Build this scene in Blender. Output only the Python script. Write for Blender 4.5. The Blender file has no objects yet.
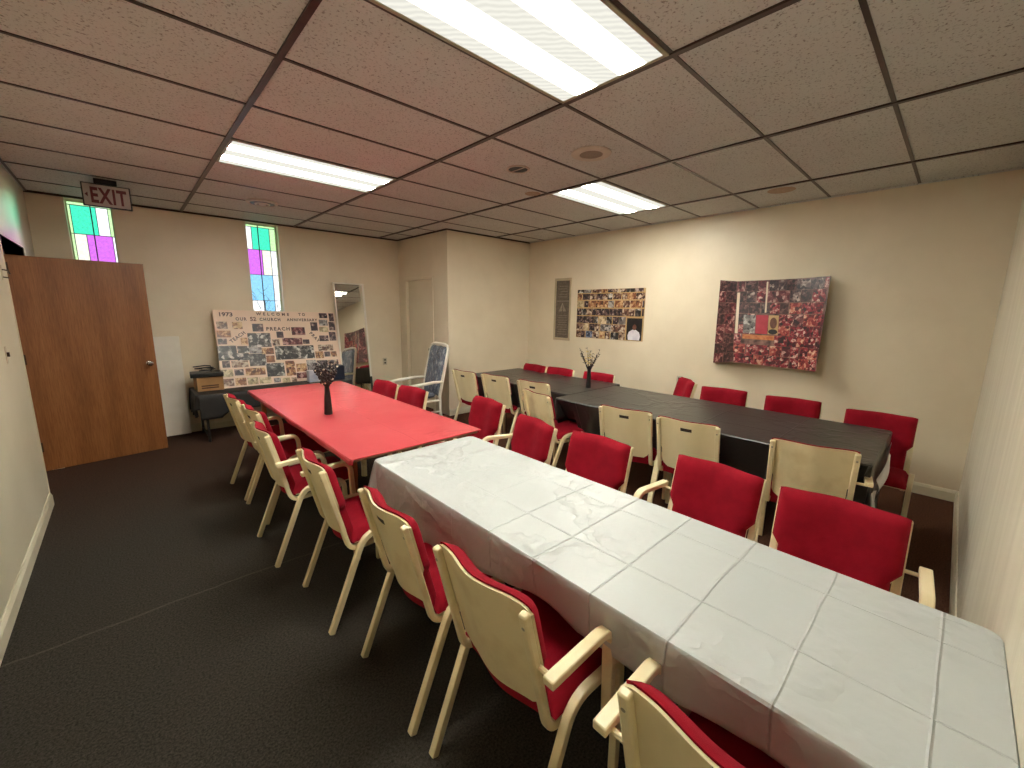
import bpy, bmesh, math, random
from mathutils import Vector, Matrix
random.seed(7)
PI = math.pi
C = bpy.context.scene.collection

# ------------------------------------------------------------------ helpers
def tag(o, label=None, cat=None, group=None, kind=None):
    if label: o['label'] = label
    if cat: o['category'] = cat
    if group: o['group'] = group
    if kind: o['kind'] = kind
    return o

def empty(name, loc=(0, 0, 0), rz=0.0, label=None, cat=None, group=None):
    o = bpy.data.objects.new(name, None); C.objects.link(o)
    o.location = loc; o.rotation_euler = (0, 0, rz); o.empty_display_size = .1
    return tag(o, label, cat, group)

class MB:
    """collects shapes, then links them as one mesh object"""
    def __init__(s): s.v = []; s.f = []; s.uv = None
    def add(s, vs, fs):
        n = len(s.v); s.v += [tuple(v) for v in vs]; s.f += [tuple(i + n for i in f) for f in fs]; return s
    def box(s, a, b, M=None):
        x0, y0, z0 = a; x1, y1, z1 = b
        vs = [Vector(p) for p in ((x0,y0,z0),(x1,y0,z0),(x1,y1,z0),(x0,y1,z0),(x0,y0,z1),(x1,y0,z1),(x1,y1,z1),(x0,y1,z1))]
        if M is not None: vs = [M @ v for v in vs]
        return s.add(vs, [(0,3,2,1),(4,5,6,7),(0,1,5,4),(1,2,6,5),(2,3,7,6),(3,0,4,7)])
    def strip(s, path, y0, y1, th):
        """flat laminated strip following a path in the x-z plane, y0..y1 wide"""
        n = len(path); vs = []
        for i, (x, z) in enumerate(path):
            a = path[max(i-1, 0)]; b = path[min(i+1, n-1)]
            t = Vector((b[0]-a[0], b[1]-a[1])); t.normalize(); nx, nz = -t.y, t.x
            h = th/2
            vs += [(x+nx*h, y0, z+nz*h), (x+nx*h, y1, z+nz*h), (x-nx*h, y1, z-nz*h), (x-nx*h, y0, z-nz*h)]
        fs = [(0,1,2,3), tuple(4*(n-1)+k for k in (3,2,1,0))]
        for i in range(n-1):
            for k in range(4):
                a = 4*i+k; b = 4*i+(k+1) % 4
                fs.append((a, a+4, b+4, b))
        return s.add(vs, fs)
    def tube(s, pts, r, n=8, cap=True):
        pts = [Vector(p) for p in pts]; m = len(pts)
        rr = r if isinstance(r, (list, tuple)) else [r]*m
        vs = []; ref = Vector((0, 0, 1))
        for i, p in enumerate(pts):
            t = (pts[min(i+1, m-1)]-pts[max(i-1, 0)]).normalized()
            u = t.cross(ref)
            if u.length < .05: u = t.cross(Vector((1, 0, 0)))
            u.normalize(); w = t.cross(u)
            for k in range(n):
                a = 2*PI*k/n; vs.append(p + (u*math.cos(a)+w*math.sin(a))*rr[i])
        fs = []
        for i in range(m-1):
            for k in range(n):
                a = i*n+k; b = i*n+(k+1) % n
                fs.append((a, b, b+n, a+n))
        if cap: fs += [tuple(range(n))[::-1], tuple((m-1)*n+k for k in range(n))]
        return s.add(vs, fs)
    def lathe(s, prof, cx=0, cy=0, n=20, cap=True):
        vs = []; m = len(prof)
        for r, z in prof:
            for k in range(n):
                a = 2*PI*k/n; vs.append((cx+r*math.cos(a), cy+r*math.sin(a), z))
        fs = []
        for i in range(m-1):
            for k in range(n):
                a = i*n+k; b = i*n+(k+1) % n
                fs.append((a, b, b+n, a+n))
        if cap: fs += [tuple(range(n))[::-1], tuple((m-1)*n+k for k in range(n))]
        return s.add(vs, fs)
    def grid(s, fn, nu, nv, skip=None, closed=None):
        """fn(u,v)->point ; closed: second fn giving the back side, joined into a solid"""
        vs = [fn(i/nu, j/nv) for j in range(nv+1) for i in range(nu+1)]; W = nu+1
        fs = []; q = lambda i, j: j*W+i
        cells = [(i, j) for i in range(nu) for j in range(nv) if not (skip and skip(i, j))]
        for i, j in cells: fs.append((q(i,j), q(i+1,j), q(i+1,j+1), q(i,j+1)))
        if closed:
            N = len(vs); vs += [closed(i/nu, j/nv) for j in range(nv+1) for i in range(nu+1)]
            for i, j in cells: fs.append((N+q(i,j), N+q(i,j+1), N+q(i+1,j+1), N+q(i+1,j)))
            cs = set(cells)
            for i, j in cells:
                for (di, dj, a, b) in ((0,-1,(i,j),(i+1,j)), (1,0,(i+1,j),(i+1,j+1)), (0,1,(i+1,j+1),(i,j+1)), (-1,0,(i,j+1),(i,j))):
                    if (i+di, j+dj) not in cs:
                        fs.append((q(*b), q(*a), N+q(*a), N+q(*b)))
        return s.add(vs, fs)
    def build(s, name, m, parent=None, smooth=False, bevel=0, subd=0, uvxy=False, weld=False):
        me = bpy.data.meshes.new(name); me.from_pydata(s.v, [], s.f)
        bm = bmesh.new(); bm.from_mesh(me)
        if weld: bmesh.ops.remove_doubles(bm, verts=bm.verts, dist=1e-5)
        bmesh.ops.delete(bm, geom=[v for v in bm.verts if not v.link_faces], context='VERTS')
        bmesh.ops.recalc_face_normals(bm, faces=bm.faces)
        bm.to_mesh(me); bm.free()
        if smooth:
            for p in me.polygons: p.use_smooth = True
        me.materials.append(m)
        o = bpy.data.objects.new(name, me); C.objects.link(o)
        if parent: o.parent = parent
        if bevel:
            b = o.modifiers.new('bevel', 'BEVEL'); b.width = bevel; b.segments = 2; b.limit_method = 'ANGLE'; b.angle_limit = math.radians(40)
        if subd:
            b = o.modifiers.new('subd', 'SUBSURF'); b.levels = subd; b.render_levels = subd
        if smooth and not subd:
            me.set_sharp_from_angle(angle=math.radians(42))
        return o

def dup(root, loc, rz):
    r = root.copy(); C.objects.link(r); r.location = loc; r.rotation_euler = (0, 0, rz)
    for ch in list(root.children):
        c = ch.copy(); C.objects.link(c); c.parent = r
        for g in ch.children:
            d = g.copy(); C.objects.link(d); d.parent = c
    return r

# ------------------------------------------------------------------ materials
def lin(c):
    f = lambda v: v/12.92 if v <= .04045 else ((v+.055)/1.055)**2.4
    return tuple(f(x/255) for x in c)+(1,)

class NT:
    def __init__(s, name):
        s.m = bpy.data.materials.new(name); s.m.use_nodes = True; s.t = s.m.node_tree; s.t.nodes.clear()
        s.out = s.n('ShaderNodeOutputMaterial')
    def n(s, t, **k):
        o = s.t.nodes.new(t)
        for a, b in k.items():
            if a.startswith('i_'):
                key = a[2:].replace('_', ' ')
                o.inputs[key].default_value = b
            else: setattr(o, a, b)
        return o
    def l(s, a, b): s.t.links.new(a, b)
    def pbsdf(s, col=None, rough=.5, metal=0, spec=.5):
        p = s.n('ShaderNodeBsdfPrincipled'); p.inputs['Roughness'].default_value = rough
        p.inputs['Metallic'].default_value = metal; p.inputs['Specular IOR Level'].default_value = spec
        if col: p.inputs['Base Color'].default_value = col
        s.l(p.outputs[0], s.out.inputs[0]); s.p = p; return p
    def coord(s, kind='Object'):
        return s.n('ShaderNodeTexCoord').outputs[kind]
    def noise(s, vec, scale, detail=3, rough=.5):
        n = s.n('ShaderNodeTexNoise'); n.inputs['Scale'].default_value = scale; n.inputs['Detail'].default_value = detail
        n.inputs['Roughness'].default_value = rough
        if vec is not None: s.l(vec, n.inputs['Vector'])
        return n
    def ramp(s, fac, stops, interp='LINEAR'):
        r = s.n('ShaderNodeValToRGB'); r.color_ramp.interpolation = interp; e = r.color_ramp.elements
        while len(e) > 1: e.remove(e[-1])
        e[0].position = stops[0][0]; e[0].color = stops[0][1]
        for p, c in stops[1:]:
            x = e.new(p); x.color = c
        s.l(fac, r.inputs[0]); return r
    def bump(s, h, strength=.3, dist=.01, normal=None):
        b = s.n('ShaderNodeBump'); b.inputs['Strength'].default_value = strength; b.inputs['Distance'].default_value = dist
        s.l(h, b.inputs['Height'])
        if normal is not None: s.l(normal, b.inputs['Normal'])
        return b
    def scale(s, vec, sc):
        m = s.n('ShaderNodeMapping'); m.inputs['Scale'].default_value = sc; s.l(vec, m.inputs[0]); return m.outputs[0]
    def math(s, op, a, b=None, c=None):
        m = s.n('ShaderNodeMath', operation=op)
        for i, x in enumerate((a, b, c)):
            if x is None: continue
            if isinstance(x, (int, float)): m.inputs[i].default_value = x
            else: s.l(x, m.inputs[i])
        return m.outputs[0]

def noisy(name, c1, c2, scale=8, rough=.5, bump=0, bscale=60, stretch=(1, 1, 1), spec=.5, metal=0, pos=(.35, .65), bdist=.004):
    t = NT(name); p = t.pbsdf(None, rough, metal, spec); v = t.scale(t.coord(), stretch)
    n = t.noise(v, scale, 4, .55); r = t.ramp(n.outputs[0], [(pos[0], lin(c1)), (pos[1], lin(c2))])
    t.l(r.outputs[0], p.inputs['Base Color'])
    if bump:
        b = t.noise(v, bscale, 3); t.l(t.bump(b.outputs[0], bump, bdist).outputs[0], p.inputs['Normal'])
    return t.m

M = {}
M['wall'] = noisy('painted_wall', (229, 214, 187), (236, 222, 196), 2.2, .42, .22, 45, spec=.45)
M['wall_streak'] = noisy('painted_wall_streaked', (214, 206, 184), (226, 219, 198), 6, .45, .5, 30, stretch=(2.2, 2.2, .15), spec=.4)
M['wall_left'] = noisy('painted_wall_left', (215, 206, 180), (223, 214, 190), 2.0, .38, .25, 60, spec=.5)
M['trim'] = noisy('trim_paint', (214, 206, 180), (226, 218, 194), 5, .4, .1, 30)
M['hall'] = noisy('hall_paint', (205, 168, 142), (212, 176, 150), 3, .6)
M['cream'] = noisy('cream_lacquered_wood', (230, 213, 168), (241, 226, 186), 5, .3, .08, 40, stretch=(1, 1, .3), spec=.5, pos=(.3, .6))
M['cream_dirty'] = noisy('worn_cream_lacquer', (220, 198, 148), (238, 221, 178), 7, .33, .08, 40, spec=.5, pos=(.3, .55))
M['white_paint'] = noisy('white_paint', (238, 230, 214), (244, 237, 223), 6, .4)
M['dark'] = noisy('dark_plastic', (18, 17, 18), (30, 28, 28), 20, .4)
M['slot'] = noisy('dark_slot', (38, 27, 18), (55, 40, 28), 20, .6)
M['screw'] = noisy('screw_metal', (150, 140, 120), (180, 170, 150), 20, .3, metal=.8)
M['chrome'] = noisy('chrome', (190, 190, 190), (210, 210, 205), 10, .2, metal=1)
M['steel'] = noisy('painted_steel_leg', (90, 88, 84), (110, 106, 100), 10, .4, metal=.4)
M['wood_leg'] = noisy('orange_brown_wood', (150, 92, 50), (172, 108, 62), 6, .4, stretch=(6, 6, .6))
M['wood_edge'] = noisy('tabletop_edge_wood', (150, 116, 84), (172, 136, 100), 8, .5)
M['laminate'] = noisy('dull_laminate', (140, 120, 96), (158, 136, 110), 8, .5)
M['grid'] = noisy('ceiling_grid_dark_metal', (58, 42, 36), (72, 54, 46), 12, .35, metal=.3)
M['fix_frame'] = noisy('fixture_frame', (150, 142, 118), (175, 166, 140), 8, .4)
M['outlet'] = noisy('outlet_plastic', (196, 184, 158), (208, 196, 170), 8, .4)
M['paper'] = noisy('white_paper', (225, 222, 222), (238, 236, 236), 5, .6)
M['bag'] = noisy('black_bin_bag', (12, 12, 14), (26, 26, 30), 14, .25, .6, 14, bdist=.03)
M['navy_bag'] = noisy('navy_cloth_bag', (22, 26, 38), (34, 38, 52), 14, .7, .4, 20, bdist=.02)
M['carton'] = noisy('brown_carton', (158, 118, 74), (176, 134, 88), 5, .7)
M['carton_ink'] = noisy('carton_ink', (80, 52, 32), (92, 60, 38), 9, .7)
M['blue_box'] = noisy('dark_blue_box', (28, 34, 52), (40, 48, 70), 9, .4)
M['pale_blue'] = noisy('pale_blue_pack', (170, 175, 195), (205, 205, 212), 12, .35)
M['ink'] = noisy('dark_red_lettering', (88, 30, 30), (100, 38, 36), 20, .6)
M['ink_dark'] = noisy('dark_lettering', (60, 34, 38), (76, 42, 44), 20, .6)
M['exit_red'] = noisy('exit_red', (84, 14, 24), (98, 20, 30), 20, .5)
M['exit_face'] = noisy('exit_face', (160, 148, 142), (172, 160, 152), 6, .4)
M['hinge'] = noisy('hinge_metal', (60, 46, 34), (80, 62, 46), 20, .35, metal=.7)
M['twig'] = noisy('dry_dark_twig', (34, 24, 20), (60, 44, 34), 30, .7)
M['berry'] = noisy('pale_gold_bead', (205, 180, 140), (245, 235, 215), 40, .3)
M['leafdark'] = noisy('dark_dried_leaf', (26, 24, 28), (70, 58, 56), 40, .5)
M['yellowbud'] = noisy('yellow_bud', (225, 190, 90), (250, 225, 140), 40, .4)
M['branch_out'] = noisy('outdoor_branch', (60, 62, 70), (84, 84, 90), 10, .8)
M['plaque_frame'] = noisy('beige_plaque_frame', (186, 168, 138), (200, 182, 150), 8, .4)
M['plaque'] = noisy('grey_brown_plaque', (96, 84, 74), (116, 102, 90), 30, .4)
M['plaque_ink'] = noisy('plaque_pale_ink', (158, 146, 130), (170, 158, 142), 20, .5)
M['tin'] = noisy('vent_metal', (200, 186, 172), (216, 202, 188), 10, .4, metal=.3)
M['vent_light'] = noisy('pale_vent', (204, 192, 178), (214, 202, 188), 10, .5)
M['vent_mid'] = noisy('speaker_grille', (140, 126, 112), (158, 142, 126), 150, .6)
M['stain'] = noisy('ceiling_patch', (176, 150, 128), (190, 164, 142), 30, .8)
M['board'] = noisy('pale_pink_board', (232, 205, 182), (240, 214, 192), 3, .5)
M['poster_back'] = noisy('poster_paper', (226, 208, 182), (234, 218, 194), 4, .45)
M['poster_print'] = noisy('poster_printed_ground', (52, 26, 28), (150, 112, 100), 14, .4)
M['poster_tan'] = noisy('poster_backing_tan', (188, 152, 100), (206, 174, 124), 5, .5)
M['photo_robe'] = noisy('photo_white_robe', (214, 210, 220), (236, 232, 238), 14, .4)
M['photo_pink'] = noisy('photo_rose', (176, 44, 62), (190, 56, 74), 20, .4)
M['photo_orange'] = noisy('photo_orange_band', (186, 96, 54), (214, 140, 84), 30, .4)
M['photo_skin'] = noisy('photo_brown_face', (92, 56, 44), (120, 78, 62), 30, .5)
M['photo_black'] = noisy('photo_black', (14, 12, 14), (34, 28, 28), 20, .4)
M['lead'] = noisy('dark_lead_came', (40, 52, 66), (56, 66, 80), 10, .5)
M['win_frame'] = noisy('window_frame_paint', (200, 214, 170), (214, 224, 184), 6, .5)

def red_fabric(name, c1, c2):
    t = NT(name); p = t.pbsdf(None, .92, 0, .15); v = t.coord()
    n = t.noise(v, 9, 4, .6); r = t.ramp(n.outputs[0], [(.3, lin(c1)), (.7, lin(c2))]); t.l(r.outputs[0], p.inputs['Base Color'])
    p.inputs['Sheen Weight'].default_value = .25; p.inputs['Sheen Roughness'].default_value = .4
    p.inputs['Sheen Tint'].default_value = lin((220, 60, 80))
    f = t.noise(v, 420, 2); t.l(t.bump(f.outputs[0], .5, .002).outputs[0], p.inputs['Normal'])
    return t.m
M['red'] = red_fabric('crimson_upholstery', (128, 12, 28), (148, 18, 36))

def carpet():
    t = NT('dark_carpet'); p = t.pbsdf(None, .98, 0, .08); v = t.coord()
    a = t.noise(v, 110, 4, .8); b = t.noise(v, 1.3, 4, .6)
    r1 = t.ramp(a.outputs[0], [(.3, lin((22, 21, 20))), (.7, lin((76, 70, 63)))])
    r2 = t.ramp(a.outputs[0], [(.3, lin((46, 28, 21))), (.7, lin((108, 72, 56)))])
    # charcoal blends into reddish brown towards the right and the rear
    sp = t.n('ShaderNodeSeparateXYZ'); t.l(v, sp.inputs[0])
    w = t.math('MULTIPLY', b.outputs[0], 1.2)
    xx = t.math('ADD', sp.outputs[0], w)
    k1 = t.n('ShaderNodeMapRange'); k1.inputs[1].default_value = 2.6; k1.inputs[2].default_value = 3.6; t.l(xx, k1.inputs[0])
    yy = t.math('ADD', sp.outputs[1], w)
    k2 = t.n('ShaderNodeMapRange'); k2.inputs[1].default_value = 2.6; k2.inputs[2].default_value = 4.6; k2.inputs[4].default_value = .55; t.l(yy, k2.inputs[0])
    k = t.math('MAXIMUM', k1.outputs[0], k2.outputs[0])
    mx = t.n('ShaderNodeMix', data_type='RGBA'); t.l(k, mx.inputs[0]); t.l(r1.outputs[0], mx.inputs[6]); t.l(r2.outputs[0], mx.inputs[7])
    # seam between two carpet lengths
    sd = t.math('ABSOLUTE', t.math('SUBTRACT', t.math('ADD', sp.outputs[1], t.math('MULTIPLY', b.outputs[0], .12)), 1.10))
    sm = t.math('MULTIPLY', t.math('LESS_THAN', sd, .007), t.math('LESS_THAN', sp.outputs[0], 1.5))
    m2 = t.n('ShaderNodeMix', data_type='RGBA'); t.l(t.math('MULTIPLY', sm, t.math('MULTIPLY', a.outputs[0], .5)), m2.inputs[0]); t.l(mx.outputs[2], m2.inputs[6]); m2.inputs[7].default_value = lin((112, 102, 90))
    t.l(m2.outputs[2], p.inputs['Base Color'])
    t.l(t.bump(a.outputs[0], .7, .006).outputs[0], p.inputs['Normal'])
    return t.m
M['carpet'] = carpet()

def ceil_tile():
    t = NT('fissured_ceiling_tile'); p = t.pbsdf(None, .9, 0, .2); v = t.coord()
    f = t.noise(t.scale(v, (1, 1, 1)), 85, 3, .6); g = t.noise(v, 1.5, 3)
    base = t.ramp(g.outputs[0], [(.35, lin((208, 208, 204))), (.65, lin((215, 215, 211)))])
    sp = t.ramp(f.outputs[0], [(.30, lin((128, 112, 104))), (.44, (1, 1, 1, 1))])
    mx = t.n('ShaderNodeMix', data_type='RGBA', blend_type='MULTIPLY'); mx.inputs[0].default_value = .75
    t.l(base.outputs[0], mx.inputs[6]); t.l(sp.outputs[0], mx.inputs[7]); t.l(mx.outputs[2], p.inputs['Base Color'])
    t.l(t.bump(f.outputs[0], .35, .004).outputs[0], p.inputs['Normal'])
    return t.m
M['tile'] = ceil_tile()

def door_wood():
    t = NT('oak_veneer_door'); p = t.pbsdf(None, .38, 0, .45); v = t.coord()
    d = t.noise(t.scale(v, (3, 3, .8)), 1.6, 2)
    w = t.n('ShaderNodeTexWave', wave_type='BANDS', bands_direction='X'); w.inputs['Scale'].default_value = 1.3
    w.inputs['Distortion'].default_value = 14; w.inputs['Detail'].default_value = 3; w.inputs['Detail Scale'].default_value = .6
    t.l(t.scale(v, (1, 1, .3)), w.inputs['Vector'])
    f = t.noise(t.scale(v, (60, 60, 2.5)), 3, 4, .7)
    a = t.ramp(w.outputs[0], [(0, lin((140, 90, 50))), (.5, lin((150, 98, 56))), (1, lin((154, 102, 60)))])
    b = t.ramp(f.outputs[0], [(.3, lin((190, 170, 150))), (.65, (1, 1, 1, 1))])
    mx = t.n('ShaderNodeMix', data_type='RGBA', blend_type='MULTIPLY'); mx.inputs[0].default_value = .8
    t.l(a.outputs[0], mx.inputs[6]); t.l(b.outputs[0], mx.inputs[7]); t.l(mx.outputs[2], p.inputs['Base Color'])
    return t.m
M['door'] = door_wood()

def plastic_cloth(name, c1, c2, rough, fold_x, fold_y, fold_amt, wr_amt, x0=0, y0=0, amp=.05, spec=.5, fade=(90, 91), cw=.007, vs=3.2):
    """thin plastic table cover: sharp packing folds plus crumple"""
    t = NT(name); p = t.pbsdf(None, rough, 0, spec); v = t.coord()
    n0 = t.noise(v, 3, 2); base = t.ramp(n0.outputs[0], [(.3, lin(c1)), (.7, lin(c2))]); t.l(base.outputs[0], p.inputs['Base Color'])
    sp = t.n('ShaderNodeSeparateXYZ'); t.l(v, sp.inputs[0])
    dn = t.noise(v, 2.2, 2)
    def ridge(axis, step, off):
        a = t.math('ADD', sp.outputs[axis], t.math('MULTIPLY', dn.outputs[0], amp))
        a = t.math('DIVIDE', t.math('SUBTRACT', a, off), step)
        a = t.math('ABSOLUTE', t.math('SUBTRACT', t.math('FRACT', a), .5))      # .5 on the fold
        a = t.math('SUBTRACT', .5, a)                                            # 0 on the fold
        a = t.math('MULTIPLY', a, step/cw)
        return t.math('SUBTRACT', 1.0, t.math('MINIMUM', a, 1.0))
    h = t.math('MAXIMUM', ridge(0, fold_x, x0), ridge(1, fold_y, y0))
    fm = t.n('ShaderNodeMapRange'); fm.inputs[1].default_value = fade[0]; fm.inputs[2].default_value = fade[1]; fm.inputs[3].default_value = 1; fm.inputs[4].default_value = .18
    t.l(sp.outputs[1], fm.inputs[0]); h = t.math('MULTIPLY', t.math('MULTIPLY', h, fold_amt), fm.outputs[0])
    vo = t.n('ShaderNodeTexVoronoi', feature='DISTANCE_TO_EDGE'); vo.inputs['Scale'].default_value = vs
    w = t.noise(v, 4, 3); mv = t.n('ShaderNodeMix', data_type='VECTOR'); mv.inputs[0].default_value = .35
    t.l(v, mv.inputs[4]); t.l(w.outputs[1], mv.inputs[5]); t.l(mv.outputs[1], vo.inputs['Vector'])
    e = t.math('SUBTRACT', 1.0, t.math('MINIMUM', t.math('MULTIPLY', vo.outputs[0], 9), 1.0))
    msk = t.noise(v, 1.1, 1); mk = t.ramp(msk.outputs[0], [(.45, (0, 0, 0, 1)), (.6, (1, 1, 1, 1))])
    h2 = t.math('MULTIPLY', t.math('MULTIPLY', e, wr_amt), mk.outputs[0])
    fine = t.noise(v, 30, 3)
    h3 = t.math('MULTIPLY', fine.outputs[0], wr_amt*.25)
    hh = t.math('ADD', t.math('ADD', h, h2), h3)
    t.l(t.bump(hh, 1.0, .01).outputs[0], p.inputs['Normal'])
    return t.m
M['white_cloth'] = plastic_cloth('white_plastic_cloth', (184, 188, 186), (190, 194, 192), .38, .31, .235, .33, 1.0, 1.72, -.03, .025, .5, (-.6, .1), .0045, 2.6)
M['red_cloth'] = plastic_cloth('red_plastic_cloth', (200, 72, 80), (208, 80, 88), .25, .43, .6, .15, .3, 1.42, .5)
M['black_cloth'] = plastic_cloth('black_plastic_cloth', (40, 39, 38), (50, 49, 47), .34, .36, .52, .35, .5, 3.5, -1.4, .04)
M['dark_cloth'] = plastic_cloth('charcoal_table_skirt', (30, 28, 28), (40, 38, 38), .6, .5, .6, .1, .5, 0, 0)

def glass(name, col, rough=0.0):
    # light passes the front and the back face of a pane, so each takes the square root of the colour
    t = NT(name); a = t.n('ShaderNodeBsdfTransparent'); cl = tuple(x**.5 for x in lin(col)[:3])
    v = t.coord(); n = t.noise(v, 40, 3, .7)
    r = t.ramp(n.outputs[0], [(.3, tuple(x*.9 for x in cl)+(1,)), (.6, cl+(1,))]); t.l(r.outputs[0], a.inputs[0])
    g = t.n('ShaderNodeBsdfGlossy'); g.inputs['Roughness'].default_value = .1
    mx = t.n('ShaderNodeMixShader'); mx.inputs[0].default_value = .04
    t.l(a.outputs[0], mx.inputs[1]); t.l(g.outputs[0], mx.inputs[2]); t.l(mx.outputs[0], t.out.inputs[0])
    return t.m
M['g_green'] = glass('green_glass', (70, 222, 178)); M['g_reveal'] = glass('lime_reveal_glare', (196, 238, 170)); M['g_violet'] = glass('violet_glass', (205, 108, 220))  # lime panes added along the edges to imitate brightly lit reveals
M['g_pale'] = glass('pale_glass', (240, 234, 212)); M['g_white'] = glass('white_glass', (250, 250, 250)); M['g_blue'] = glass('blue_glass', (140, 198, 232))

def mirror():
    t = NT('mirror_glass'); p = t.pbsdf(lin((225, 225, 220)), .02, 1.0); return t.m
M['mirror'] = mirror()

def wrap():
    t = NT('clear_plastic_wrap'); p = t.pbsdf(None, .18, 0, .8); v = t.coord()
    n = t.noise(t.scale(v, (1, 1, .45)), 22, 4, .7)
    r = t.ramp(n.outputs[0], [(.36, lin((78, 86, 104))), (.54, lin((104, 112, 128))), (.70, lin((168, 172, 180)))])
    t.l(r.outputs[0], p.inputs['Base Color']); t.l(t.bump(n.outputs[0], 1, .03).outputs[0], p.inputs['Normal'])
    return t.m
M['wrap'] = wrap()

LAMP = 78.0
def lens():
    """prismatic lens: tubes behind it burn bright in two bands, the rest is dim"""
    t = NT('prismatic_lamp_lens'); v = t.coord(); sp = t.n('ShaderNodeSeparateXYZ'); t.l(v, sp.inputs[0])
    def band(c):
        d = t.math('ABSOLUTE', t.math('SUBTRACT', sp.outputs[1], c)); d = t.math('DIVIDE', d, .075)
        return t.math('POWER', t.math('SUBTRACT', 1.0, t.math('MINIMUM', t.math('POWER', d, 2.0), 1.0)), 2.0)
    b = t.math('MAXIMUM', band(.13), band(-.13))
    wv = t.n('ShaderNodeTexWave', wave_type='BANDS', bands_direction='DIAGONAL'); wv.inputs['Scale'].default_value = 14
    wv.inputs['Distortion'].default_value = 3; t.l(v, wv.inputs['Vector'])
    st = t.math('MULTIPLY', b, LAMP); st = t.math('ADD', st, t.math('MULTIPLY_ADD', wv.outputs[0], .14, .82))
    e = t.n('ShaderNodeEmission'); e.inputs[0].default_value = (1.0, .98, .87, 1); t.l(st, e.inputs[1]); t.l(e.outputs[0], t.out.inputs[0])
    return t.m
M['lens'] = lens()

def photo(name, stops, scale=26):
    """a snapshot: blotches of people and background, different in every print"""
    t = NT(name); p = t.pbsdf(None, .35, 0, .5); v = t.coord()
    oi = t.n('ShaderNodeObjectInfo')
    n = t.n('ShaderNodeTexNoise', noise_dimensions='4D'); n.inputs['Scale'].default_value = scale; n.inputs['Detail'].default_value = 3
    n.inputs['Roughness'].default_value = .65
    t.l(v, n.inputs['Vector']); t.l(t.math('MULTIPLY', oi.outputs['Random'], 90.0), n.inputs['W'])
    vo = t.n('ShaderNodeTexVoronoi', voronoi_dimensions='4D'); vo.inputs['Scale'].default_value = scale*1.1
    t.l(v, vo.inputs['Vector']); t.l(t.math('MULTIPLY', oi.outputs['Random'], 50.0), vo.inputs['W'])
    sx = t.n('ShaderNodeSeparateColor'); t.l(vo.outputs['Color'], sx.inputs[0])
    f = t.math('ADD', t.math('MULTIPLY', n.outputs[0], .62), t.math('MULTIPLY', sx.outputs[0], .38))
    r = t.ramp(f, [(a, lin(c)) for a, c in stops]); t.l(r.outputs[0], p.inputs['Base Color'])
    return t.m
P = {}
P['b'] = photo('photo_black_and_white', [(.34, (18, 16, 18)), (.48, (52, 48, 48)), (.58, (104, 98, 94)), (.68, (216, 210, 202))], 20)
P['d'] = photo('photo_dark', [(.32, (24, 16, 22)), (.5, (62, 42, 50)), (.62, (110, 84, 80)), (.72, (190, 170, 160))])
P['m'] = photo('photo_mixed', [(.3, (40, 26, 24)), (.45, (110, 70, 56)), (.56, (160, 132, 110)), (.7, (216, 200, 180))])
P['w'] = photo('photo_warm', [(.3, (70, 38, 26)), (.45, (140, 84, 54)), (.58, (184, 136, 92)), (.7, (226, 196, 150))])
P['g'] = photo('photo_grey', [(.3, (60, 56, 58)), (.5, (128, 120, 118)), (.7, (196, 190, 186))])
P['p'] = photo('photo_pale', [(.3, (120, 104, 80)), (.5, (196, 176, 136)), (.68, (228, 212, 178))])
P['r'] = photo('photo_dark_red', [(.3, (40, 14, 22)), (.45, (90, 28, 40)), (.58, (130, 70, 70)), (.7, (200, 160, 150))])
P['R'] = photo('photo_crimson', [(.3, (30, 10, 16)), (.44, (92, 18, 34)), (.54, (150, 30, 48)), (.62, (168, 84, 84)), (.72, (226, 196, 180))], 34)
P['k'] = photo('photo_maroon', [(.3, (22, 12, 14)), (.45, (48, 24, 28)), (.6, (84, 48, 50)), (.74, (130, 96, 90))], 34)
P['o'] = photo('photo_orange', [(.3, (60, 22, 24)), (.45, (140, 34, 44)), (.6, (190, 100, 84)), (.72, (232, 200, 170))], 30)
P['u'] = photo('photo_blue', [(.3, (24, 26, 40)), (.5, (70, 84, 116)), (.66, (150, 160, 184))], 30)

# ------------------------------------------------------------------ room
WL, WR, YB, XB, YQ, YF, H = .007, 5.606, 4.79, 3.982, 3.38, -1.80, 2.655
T = .18
def struct(name, mb, m, **k): return tag(mb.build(name, m, **k), kind='structure')
struct('floor', MB().box((-1.6, YF-T, -.1), (WR+T, YB+T, 0)), M['carpet'])
struct('ceiling', MB().box((-1.6, YF-T, H), (WR+T, YB+T+.05, H+.12)), M['tile'])
# left wall with the door opening
OY0, OY1, OZ = 3.10, 4.10, 2.045
struct('wall_left', MB().box((WL-.13, YF-T, 0), (WL, OY0, H)).box((WL-.13, OY1, 0), (WL, YB+T, H)).box((WL-.13, OY0, OZ), (WL, OY1, H)), M['wall_left'])
struct('wall_hall', MB().box((-1.5, YF-T, 0), (-1.4, YB+T, H)).box((-1.4, YB+.04, 0), (WL-.13, YB+T, H)).box((-1.4, YF-T, 0), (WL-.13, YF, H)), M['hall'])
# back wall with two tall windows
W1 = (.272, .625, 1.18, 2.632); W2 = (1.862, 2.235, 1.18, 2.632)
bw = MB()
xs = [WL-.13, W1[0], W1[1], W2[0], W2[1], WR+T]
bw.box((xs[0], YB, 0), (xs[1], YB+T, H)); bw.box((xs[2], YB, 0), (xs[3], YB+T, H)); bw.box((xs[4], YB, 0), (XB+.1, YB+T, H))
for w in (W1, W2):
    bw.box((w[0], YB, 0), (w[1], YB+T, w[2])); bw.box((w[0], YB, w[3]), (w[1], YB+T, H))
struct('wall_back', bw, M['wall'])
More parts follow.
